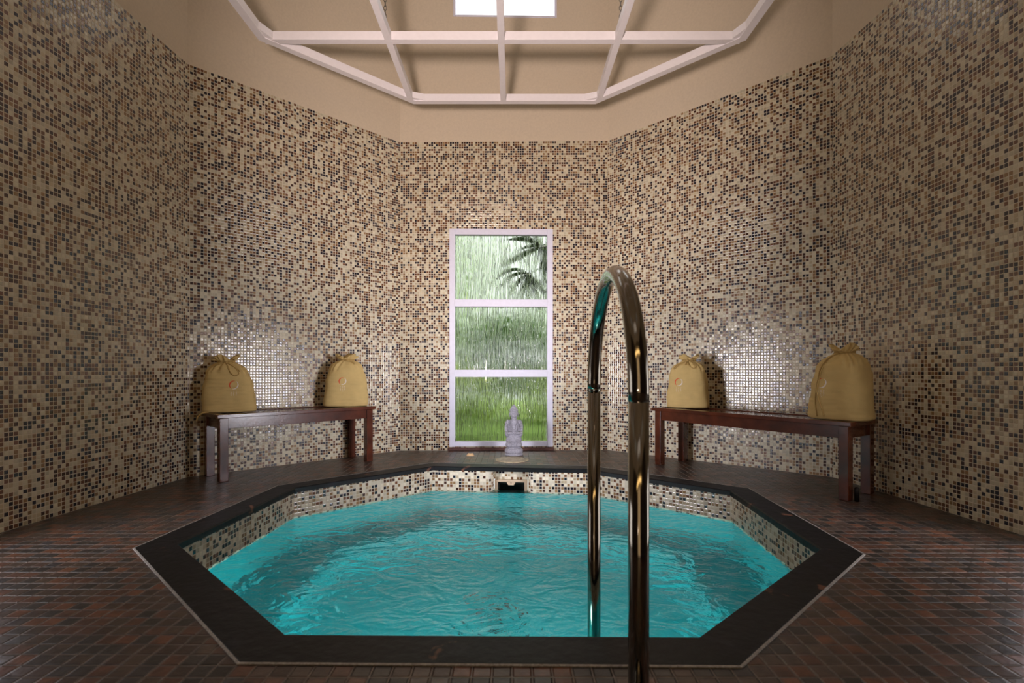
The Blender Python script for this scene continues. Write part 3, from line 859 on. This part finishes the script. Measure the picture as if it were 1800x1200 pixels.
# ------------------------------------------------------------------ statue
stt = thing('buddha_statue', 'small grey stone seated buddha statue in front of the garden window', 'statue', (0.016, 4.50, 0))
def remesh(o, v=0.0028):
    m = o.modifiers.new('r', 'REMESH'); m.mode = 'VOXEL'; m.voxel_size = v; m.use_smooth_shade = True
    s = o.modifiers.new('s', 'SMOOTH'); s.factor = 0.3; s.iterations = 1
bm = bmesh.new()
lathe(bm, [(0.070, 0.0), (0.078, 0.004), (0.078, 0.016), (0.070, 0.022)], 40, 1, 0.8)
lathe(bm, [(0.068, 0.020), (0.077, 0.030), (0.079, 0.046), (0.071, 0.060), (0.066, 0.064)], 96, 1, 0.8, fn=lambda a, z: 1 + 0.035 * abs(math.sin(a * 9)))
lathe(bm, [(0.060, 0.060), (0.066, 0.066), (0.064, 0.074)], 40, 1, 0.8)
obj('lotus_pedestal', bm, M_STONE, stt, True)
bm = bmesh.new()
# crossed legs with drapery
ell(bm, (0, 0.002, 0.102), (0.070, 0.052, 0.034))
ell(bm, (-0.040, -0.016, 0.098), (0.034, 0.036, 0.026)); ell(bm, (0.040, -0.016, 0.098), (0.034, 0.036, 0.026))
ell(bm, (0, -0.034, 0.088), (0.040, 0.018, 0.014))
ell(bm, (0, 0.004, 0.135), (0.072, 0.048, 0.042)); ell(bm, (0, 0.006, 0.160), (0.066, 0.043, 0.030))
for k in range(4):       # hanging robe folds
    z = 0.150 - k * 0.016; w = 0.040 - k * 0.004
    pts = [(w * math.cos(a), -0.047 - 0.004 * math.sin(-a) - (0.003 if k < 3 else 0), z + 0.016 * math.sin(a)) for a in [PI + PI * i / 14 for i in range(15)]]
    tube(bm, pts, 0.0032, 8)
# sleeve shelf and forearms
ell(bm, (-0.058, -0.006, 0.186), (0.020, 0.034, 0.024)); ell(bm, (0.058, -0.006, 0.186), (0.020, 0.034, 0.024))
ell(bm, (0, 0.006, 0.186), (0.062, 0.040, 0.026))
tube(bm, [(-0.062, 0.0, 0.215), (-0.066, -0.022, 0.197), (-0.040, -0.046, 0.200), (-0.008, -0.054, 0.200)], 0.013, 12, radii=[0.015, 0.015, 0.012, 0.008])
tube(bm, [(0.062, 0.0, 0.215), (0.066, -0.022, 0.197), (0.040, -0.046, 0.200), (0.008, -0.054, 0.204)], 0.013, 12, radii=[0.015, 0.015, 0.012, 0.008])
for k in range(4):
    tube(bm, [(-0.014, -0.053, 0.196 + k * 0.004), (0.0, -0.060, 0.1965 + k * 0.004), (0.012, -0.057, 0.197 + k * 0.004)], 0.0026, 7)
tube(bm, [(-0.008, -0.05, 0.206), (-0.002, -0.058, 0.213), (0.003, -0.056, 0.214)], 0.003, 7); tube(bm, [(0.010, -0.05, 0.208), (0.004, -0.057, 0.214)], 0.003, 7)
# torso
ell(bm, (0, 0.008, 0.235), (0.054, 0.034, 0.052)); ell(bm, (0, 0.008, 0.285), (0.058, 0.033, 0.036))
ell(bm, (-0.050, 0.006, 0.290), (0.021, 0.026, 0.026)); ell(bm, (0.050, 0.006, 0.290), (0.021, 0.026, 0.026))
tube(bm, [(-0.056, 0.006, 0.295), (-0.066, 0.004, 0.25), (-0.066, -0.004, 0.212)], 0.018, 14, radii=[0.018, 0.0165, 0.015])
tube(bm, [(0.056, 0.006, 0.295), (0.066, 0.004, 0.25), (0.066, -0.004, 0.212)], 0.018, 14, radii=[0.018, 0.0165, 0.015])
# robe edges
tube(bm, [(-0.024, -0.014, 0.325), (-0.027, -0.030, 0.28), (-0.022, -0.032, 0.235), (-0.012, -0.034, 0.222), (0.012, -0.034, 0.222), (0.022, -0.032, 0.235), (0.027, -0.030, 0.28), (0.024, -0.014, 0.325)], 0.0034, 8)
for k in range(3):
    for s in (-1, 1): tube(bm, [(s * (0.036 + k * 0.009), -0.022 + k * 0.003, 0.31), (s * (0.040 + k * 0.009), -0.026 + k * 0.004, 0.26), (s * (0.036 + k * 0.009), -0.026 + k * 0.003, 0.215)], 0.002, 6)
tube(bm, [(0, 0.004, 0.31), (0, 0.0, 0.345)], 0.02, 16)
# head
ell(bm, (0, 0.0, 0.370), (0.0335, 0.032, 0.038)); ell(bm, (0, -0.004, 0.352), (0.028, 0.026, 0.024)); ell(bm, (0, 0.006, 0.335), (0.026, 0.022, 0.020))
ell(bm, (0, 0.004, 0.392), (0.0365, 0.034, 0.028)); ell(bm, (0, 0.004, 0.420), (0.024, 0.022, 0.019)); ell(bm, (0, 0.004, 0.436), (0.012, 0.012, 0.010))
for s in (-1, 1):
    ell(bm, (s * 0.0365, 0.004, 0.364), (0.005, 0.008, 0.014)); ell(bm, (s * 0.036, 0.002, 0.345), (0.004, 0.005, 0.010))
    tube(bm, [(s * 0.006, -0.0325, 0.378), (s * 0.013, -0.0325, 0.381), (s * 0.020, -0.028, 0.378)], 0.0018, 6)   # brows
    ell(bm, (s * 0.0115, -0.0305, 0.3715), (0.0058, 0.0032, 0.0028))                                               # closed eyes
tube(bm, [(0, -0.0325, 0.377), (0, -0.036, 0.368), (0, -0.0385, 0.361)], 0.003, 8, radii=[0.002, 0.0028, 0.004])
ell(bm, (0, -0.0305, 0.3515), (0.0080, 0.0035, 0.0017)); ell(bm, (0, -0.030, 0.3475), (0.0066, 0.0035, 0.0019)); ell(bm, (0, -0.027, 0.340), (0.008, 0.005, 0.005))
fig = obj('seated_figure', bm, M_STONE, stt, True); remesh(fig, 0.0017)
# curled hair as its own mesh
bm = bmesh.new()
for j in range(7):
    for k in range(18):
        th = 2 * PI * (k + 0.5 * (j % 2)) / 18; ph = R_(8 + j * 12)
        x = 0.0365 * math.cos(th) * math.cos(ph); y = 0.004 + 0.033 * math.sin(th) * math.cos(ph); z = 0.390 + 0.027 * math.sin(ph)
        if y > -0.024 or z > 0.392: ell(bm, (x, y, z), (0.0042, 0.0042, 0.0042), 8)
obj('curled_hair', bm, M_STONE, stt, True)

# round cover in front of the statue and a shell
cx, cy = fl(900, 808)
cv = thing('drain_cover', 'worn round metal cover set in the floor in front of the statue', 'drain cover', (cx, cy, 0))
bm = bmesh.new(); lathe(bm, [(0.137, 0), (0.137, 0.005), (0.128, 0.007), (0.122, 0.005)], 48); obj('rim', bm, M_COVER, cv)
bm = bmesh.new(); lathe(bm, [(0.119, 0.0), (0.119, 0.0065), (0.116, 0.008)], 48)
for s in (-1, 1): lathe(bm, [(0.010, 0.008), (0.010, 0.0095)], 14, c=(s * 0.08, 0, 0))
for k in range(-4, 5): box(bm, (0, k * 0.024, 0.0085), (2 * math.sqrt(max(0.0, 0.105 ** 2 - (k * 0.024) ** 2)), 0.006, 0.002))
obj('lid', bm, simple('lid_metal', sr(158, 148, 128), 0.55, bump=0.3, var=0.3), cv)
sx_, sy_ = fl(826.5, 802)
bm = bmesh.new(); n = 40
apex = (0, 0.018)
rows = []
for j in range(9):
    t = j / 8; row = []
    for k in range(n + 1):
        a = R_(-15) + R_(210) * k / n
        rr = 0.036 * (t ** 0.85) * (1 + 0.03 * math.cos(k * 2.2) * t)
        hh = 0.028 * math.sin(t * PI * 0.62 + 0.55) * (1 - 0.75 * t ** 3) - (0.002 * math.cos(k * 2.2) * t)
        row.append(bm.verts.new((rr * math.cos(a) * 0.95, -0.012 + (1 - t) * 0.0 + rr * math.sin(a) * 0.8 * 1.0 - 0.004, max(hh, 0.0008))))
    rows.append(row)
for a, b in zip(rows, rows[1:]):
    for k in range(n): bm.faces.new((a[k], a[k + 1], b[k + 1], b[k]))
sh = obj('seashell', bm, M_SHELL, None, True); sh.location = (sx_, sy_, 0.001); sh.rotation_euler = (0, 0, R_(180))
md = sh.modifiers.new('t', 'SOLIDIFY'); md.thickness = 0.0025
tag(sh, 'small pale orange seashell on the floor left of the statue', 'seashell')

# ------------------------------------------------------------------ warm lamp behind the viewer
wl = thing('wall_lamp', 'long warm wall lamp above the entrance door behind the viewer', 'lamp', (-0.05, FRONT + 0.005, 2.28))
bm = bmesh.new(); box(bm, (0, 0.02, 0), (2.1, 0.04, 0.16), bev=0.004); obj('back_plate', bm, M_STEEL, wl)
bm = bmesh.new(); box(bm, (0, 0.075, 0), (2.04, 0.07, 0.13), bev=0.02); obj('glass_cover', bm, M_LAMP, wl, True)
ul = thing('floor_uplight', 'small black floor uplight behind the viewer aimed at the far wall', 'lamp', (-0.35, FRONT + 0.22, 0))
bm = bmesh.new(); lathe(bm, [(0.11, 0), (0.11, 0.015), (0.02, 0.02), (0.016, 0.6)], 24); obj('stand', bm, M_RUBBER, ul, True)
bm = bmesh.new(); lathe(bm, [(0.03, -0.10), (0.06, -0.04), (0.085, 0.05), (0.08, 0.05), (0.05, 0.0)], 28)
SPD = Vector((0.32, 5.6, 2.35)).normalized()
o_ = obj('lamp_head', bm, M_RUBBER, ul, True); o_.location = (0, 0, 0.70); o_.rotation_euler = SPD.to_track_quat('Z', 'Y').to_euler()
bm = bmesh.new(); lathe(bm, [(0.07, 0), (0.07, 0.004), (0.03, 0.006)], 28); b_ = obj('lamp_lens', bm, M_LAMPL, ul, True); b_.location = Vector((0, 0, 0.70)) + SPD * 0.045; b_.rotation_euler = o_.rotation_euler
sp = bpy.data.lights.new('UplightBeam', 'SPOT'); sp.energy = 900; sp.color = (1.0, 0.80, 0.73); sp.spot_size = R_(58); sp.spot_blend = 1.0; sp.shadow_soft_size = 0.16
so = bpy.data.objects.new('UplightBeam', sp); C.objects.link(so); so.location = Vector((-0.35, FRONT + 0.22, 0.70)) + SPD * 0.16; so.rotation_euler = SPD.to_track_quat('-Z', 'Y').to_euler()

# ------------------------------------------------------------------ garden behind the window
bm = bmesh.new(); 
vs = [bm.verts.new(p) for p in ((-9, 5.0, -0.12), (9, 5.0, -0.12), (9, 16, -0.12), (-9, 16, -0.12))]; bm.faces.new(vs)
lawn = obj('ground_garden', bm, M_LAWN); tag(lawn, 'bright green lawn beyond the streaked garden window', 'lawn', kind='stuff')
for nm, sgn in (('left', -1), ('right', 1)):
    bm = bmesh.new(); box(bm, (sgn * 4.4, 1.2, -0.17), (3.6, 5.4, 0.1)); tag(obj('ground_court_' + nm, bm, M_OUT), kind='structure')
    bm = bmesh.new(); box(bm, (sgn * 4.9, 1.2, 1.7), (0.15, 5.4, 3.6)); tag(obj('wall_skyblock_' + nm, bm, M_OUT), kind='structure')  # unseen walls added outside to block sky light from the side windows
def leaf(bm, p, d, up, L, w):
    d = d.normalized(); s = d.cross(up); s = s.normalized() if s.length > 1e-4 else Vector((1, 0, 0)); nrm = s.cross(d)
    a = bm.verts.new(p); b1 = bm.verts.new(p + d * L * 0.45 + s * w / 2 + nrm * L * 0.04); b2 = bm.verts.new(p + d * L * 0.45 - s * w / 2 + nrm * L * 0.04); c = bm.verts.new(p + d * L - nrm * L * 0.12)
    m = bm.verts.new(p + d * L * 0.45)
    bm.faces.new((a, b1, m)); bm.faces.new((a, m, b2)); bm.faces.new((m, b1, c)); bm.faces.new((m, c, b2))
def shrub(label, loc, rx, ry, rz, n, mat, L=0.10, seed=0):
    rnd = random.Random(seed)
    root = thing('garden_shrub', label, 'shrub', loc, 0, 'shrubs in the garden')
    bm = bmesh.new()
    for _ in range(n):
        th = rnd.uniform(0, 2 * PI); ph = math.asin(rnd.uniform(-0.6, 1)); r = rnd.uniform(0.55, 1.0)
        v = Vector((math.cos(th) * math.cos(ph), math.sin(th) * math.cos(ph), math.sin(ph)))
        bump = 1 + 0.25 * noise.noise(v * 2.3 + Vector((seed, 0, 0)))
        p = Vector((v.x * rx * r * bump, v.y * ry * r * bump, rz + v.z * rz * 0.95 * r * bump))
        leaf(bm, p, (v + Vector((rnd.uniform(-.8, .8), rnd.uniform(-.8, .8), rnd.uniform(-.9, .5)))), Vector((rnd.uniform(-.4, .4), rnd.uniform(-.4, .4), 1)), L * rnd.uniform(0.6, 1.3), L * 0.45)
    KEEP.add(id(bm))
    obj('foliage', bm, mat, root)
    bm = bmesh.new()
    for k in range(6):
        a = k * 1.05; tube(bm, [(0.03 * math.cos(a), 0.03 * math.sin(a), 0), (rx * .3 * math.cos(a), ry * .3 * math.sin(a), rz * 0.8), (rx * .6 * math.cos(a), ry * .6 * math.sin(a), rz * 1.4)], 0.012, 7, radii=[0.02, 0.013, 0.006])
    obj('stems', bm, M_STEM, root, True)
    return root
shrub('low yellow-green shrub close behind the garden window, left side', (-0.95, 6.6, -0.12), 0.8, 0.6, 0.50, 1500, M_LEAF, 0.12, 1)
shrub('low yellow-green shrub close behind the garden window, right side', (0.85, 6.5, -0.12), 0.75, 0.55, 0.46, 1500, M_LEAF, 0.12, 2)
shrub('rounded dark green shrub in the middle of the garden', (0.0, 8.9, -0.12), 1.15, 0.8, 0.95, 2600, M_LEAFD, 0.16, 3)
shrub('tall mid-green shrub at the left of the garden', (-3.1, 9.0, -0.12), 1.3, 0.9, 1.5, 2600, M_LEAF, 0.16, 4)
shrub('dark green shrub at the right of the garden', (3.0, 9.2, -0.12), 1.2, 0.9, 1.2, 2200, M_LEAFD, 0.16, 5)
def tree(label, loc, r, h, n, seed):
    rnd = random.Random(seed)
    root = thing('garden_tree', label, 'tree', loc, 0, 'trees at the end of the garden')
    bm = bmesh.new()
    for _ in range(n):
        v = Vector((rnd.gauss(0, 1), rnd.gauss(0, 1), rnd.gauss(0, 1))).normalized(); q = rnd.uniform(0.5, 1) * (1 + 0.3 * noise.noise(v * 2 + Vector((seed, 0, 0))))
        p = Vector((v.x * r * q, v.y * r * 0.7 * q, h + v.z * r * 1.25 * q))
        leaf(bm, p, v + Vector((rnd.uniform(-1, 1), rnd.uniform(-1, 1), rnd.uniform(-1, .4))), Vector((rnd.uniform(-.5, .5), rnd.uniform(-.5, .5), 1)), 0.26 * rnd.uniform(0.6, 1.3), 0.12)
    KEEP.add(id(bm)); obj('crown', bm, M_TREE, root)
    bm = bmesh.new(); tube(bm, [(0, 0, 0), (0.05, 0, h * 0.5), (0, 0.05, h)], 0.1, 12, radii=[0.14, 0.1, 0.06]); obj('trunk', bm, M_STEM, root, True)
tree('pale green tree at the far left of the garden', (-2.3, 12.2, -0.12), 1.9, 3.3, 2600, 11)
tree('pale green tree at the far right of the garden', (2.6, 12.6, -0.12), 1.9, 3.1, 2600, 12)

palm = thing('fan_palm', 'fan palm whose leaves hang behind the top right window pane', 'palm', (1.15, 5.55, -0.12), 0)
bm = bmesh.new(); tube(bm, [(0, 0, 0), (0.02, 0.02, 1.0), (0.0, 0.05, 2.1)], 0.07, 14, radii=[0.09, 0.075, 0.07]); obj('trunk', bm, M_STEM, palm, True)
def frond(hub, blades):
    """hub in palm space; blades = (tip dx, tip dz, sag, width)"""
    bm = bmesh.new()
    h = Vector(hub)
    for k, (dx, dz, sag, w) in enumerate(blades):
        tip = Vector((dx, -0.05 + 0.03 * math.sin(k * 2.1), dz)); prev = None
        sd = Vector((-dz, 0.25, dx)).normalized(); n = 12
        for q in range(n + 1):
            t = q / n
            p = h + tip * t + Vector((0, 0, sag * 4 * t * (1 - t)))
            ww = w * (0.35 + 0.65 * math.sin(PI * min(1, t * 1.25) * 0.5)) * (1 - t ** 3) * 0.85 + 0.0008
            l_ = bm.verts.new(p + sd * ww); r_ = bm.verts.new(p - sd * ww); m_ = bm.verts.new(p + Vector((0, 0.006, 0)))
            if prev: bm.faces.new((prev[0], l_, m_, prev[2])); bm.faces.new((prev[2], m_, r_, prev[1]))
            prev = (l_, r_, m_)
    KEEP.add(id(bm))
    o = obj('palm_leaf', bm, M_PALM, palm)
    b2 = bmesh.new(); tube(b2, [(0, 0.05, 2.1), (h.x * 0.5, h.y * 0.5, max(h.z, 2.1) + 0.05), tuple(h)], 0.006, 7); obj('leaf_stalk', b2, M_PALM, o, True)
frond((-0.85, -0.42, 2.11), [(-0.42, -0.23, 0.02, 0.045), (-0.36, 0.06, 0.04, 0.035), (-0.30, 0.13, 0.02, 0.03), (-0.12, 0.2, 0.0, 0.035), (-0.24, -0.05, 0.03, 0.03), (0.10, -0.40, 0.01, 0.05), (0.02, -0.42, 0.0, 0.05), (0.16, 0.1, 0.0, 0.04)])
frond((-0.98, -0.40, 1.84), [(-0.38, -0.13, 0.10, 0.026), (-0.33, -0.20, 0.08, 0.03), (-0.24, -0.32, 0.06, 0.032), (-0.12, -0.36, 0.03, 0.035), (-0.02, -0.38, 0.0, 0.035), (0.12, -0.38, 0.02, 0.038), (0.22, -0.33, 0.03, 0.04)])
frond((-0.70, -0.36, 1.98), [(-0.02, -0.45, 0.02, 0.05), (-0.12, -0.42, 0.02, 0.045), (0.08, -0.45, 0.02, 0.05), (-0.2, 0.15, 0.02, 0.04), (-0.05, 0.25, 0.0, 0.05)])

# ------------------------------------------------------------------ light
w = bpy.data.worlds.new('World'); bpy.context.scene.world = w; w.use_nodes = True
bg = w.node_tree.nodes['Background']; bg.inputs[0].default_value = (0.95, 1.0, 0.97, 1); bg.inputs[1].default_value = 1.5

for sgn in (-1, 1):  # area lamps added out of view, narrowed and aimed at the back walls
    L_ = bpy.data.lights.new('SideFillLamp', 'AREA'); L_.shape = 'RECTANGLE'; L_.size = 1.4; L_.size_y = 0.85; L_.energy = 38; L_.color = (0.95, 0.92, 1.0); L_.spread = R_(52)
    lo_ = bpy.data.objects.new('SideFillLamp', L_); C.objects.link(lo_); lo_.location = (sgn * 3.3, 0.95, 0.62)
    dvec = Vector((-sgn * 1.0, 1.0, 0.0)); lo_.rotation_euler = dvec.to_track_quat('-Z', 'Z').to_euler()
sun = bpy.data.lights.new('Sun', 'SUN'); sun.energy = 5.5; sun.angle = R_(6); sun.color = (1, 0.97, 0.85)
so = bpy.data.objects.new('Sun', sun); C.objects.link(so); so.rotation_euler = (R_(-48), 0, R_(14)); so.location = (0, 9, 8)

cam = bpy.data.cameras.new('Camera'); co = bpy.data.objects.new('Camera', cam); C.objects.link(co)
co.location = (0, 0, CAMH); co.rotation_euler = (R_(90), 0, 0)
cam.sensor_width = 36; cam.lens = FPX / 1800 * 36; cam.shift_y = (Y0 - 600) / 1800; cam.clip_start = 0.02
cam.dof.use_dof = True; cam.dof.focus_distance = 4.3; cam.dof.aperture_fstop = 4.5
sc = bpy.context.scene; sc.camera = co
sc.view_settings.view_transform = 'Standard'; sc.view_settings.look = 'None'; sc.view_settings.gamma = 1; sc.view_settings.use_curve_mapping = False
sc.view_settings.exposure = -0.28
try:
    sc.cycles.caustics_refractive = False; sc.cycles.caustics_reflective = False
    sc.cycles.sample_clamp_indirect = 6.0
except Exception: pass
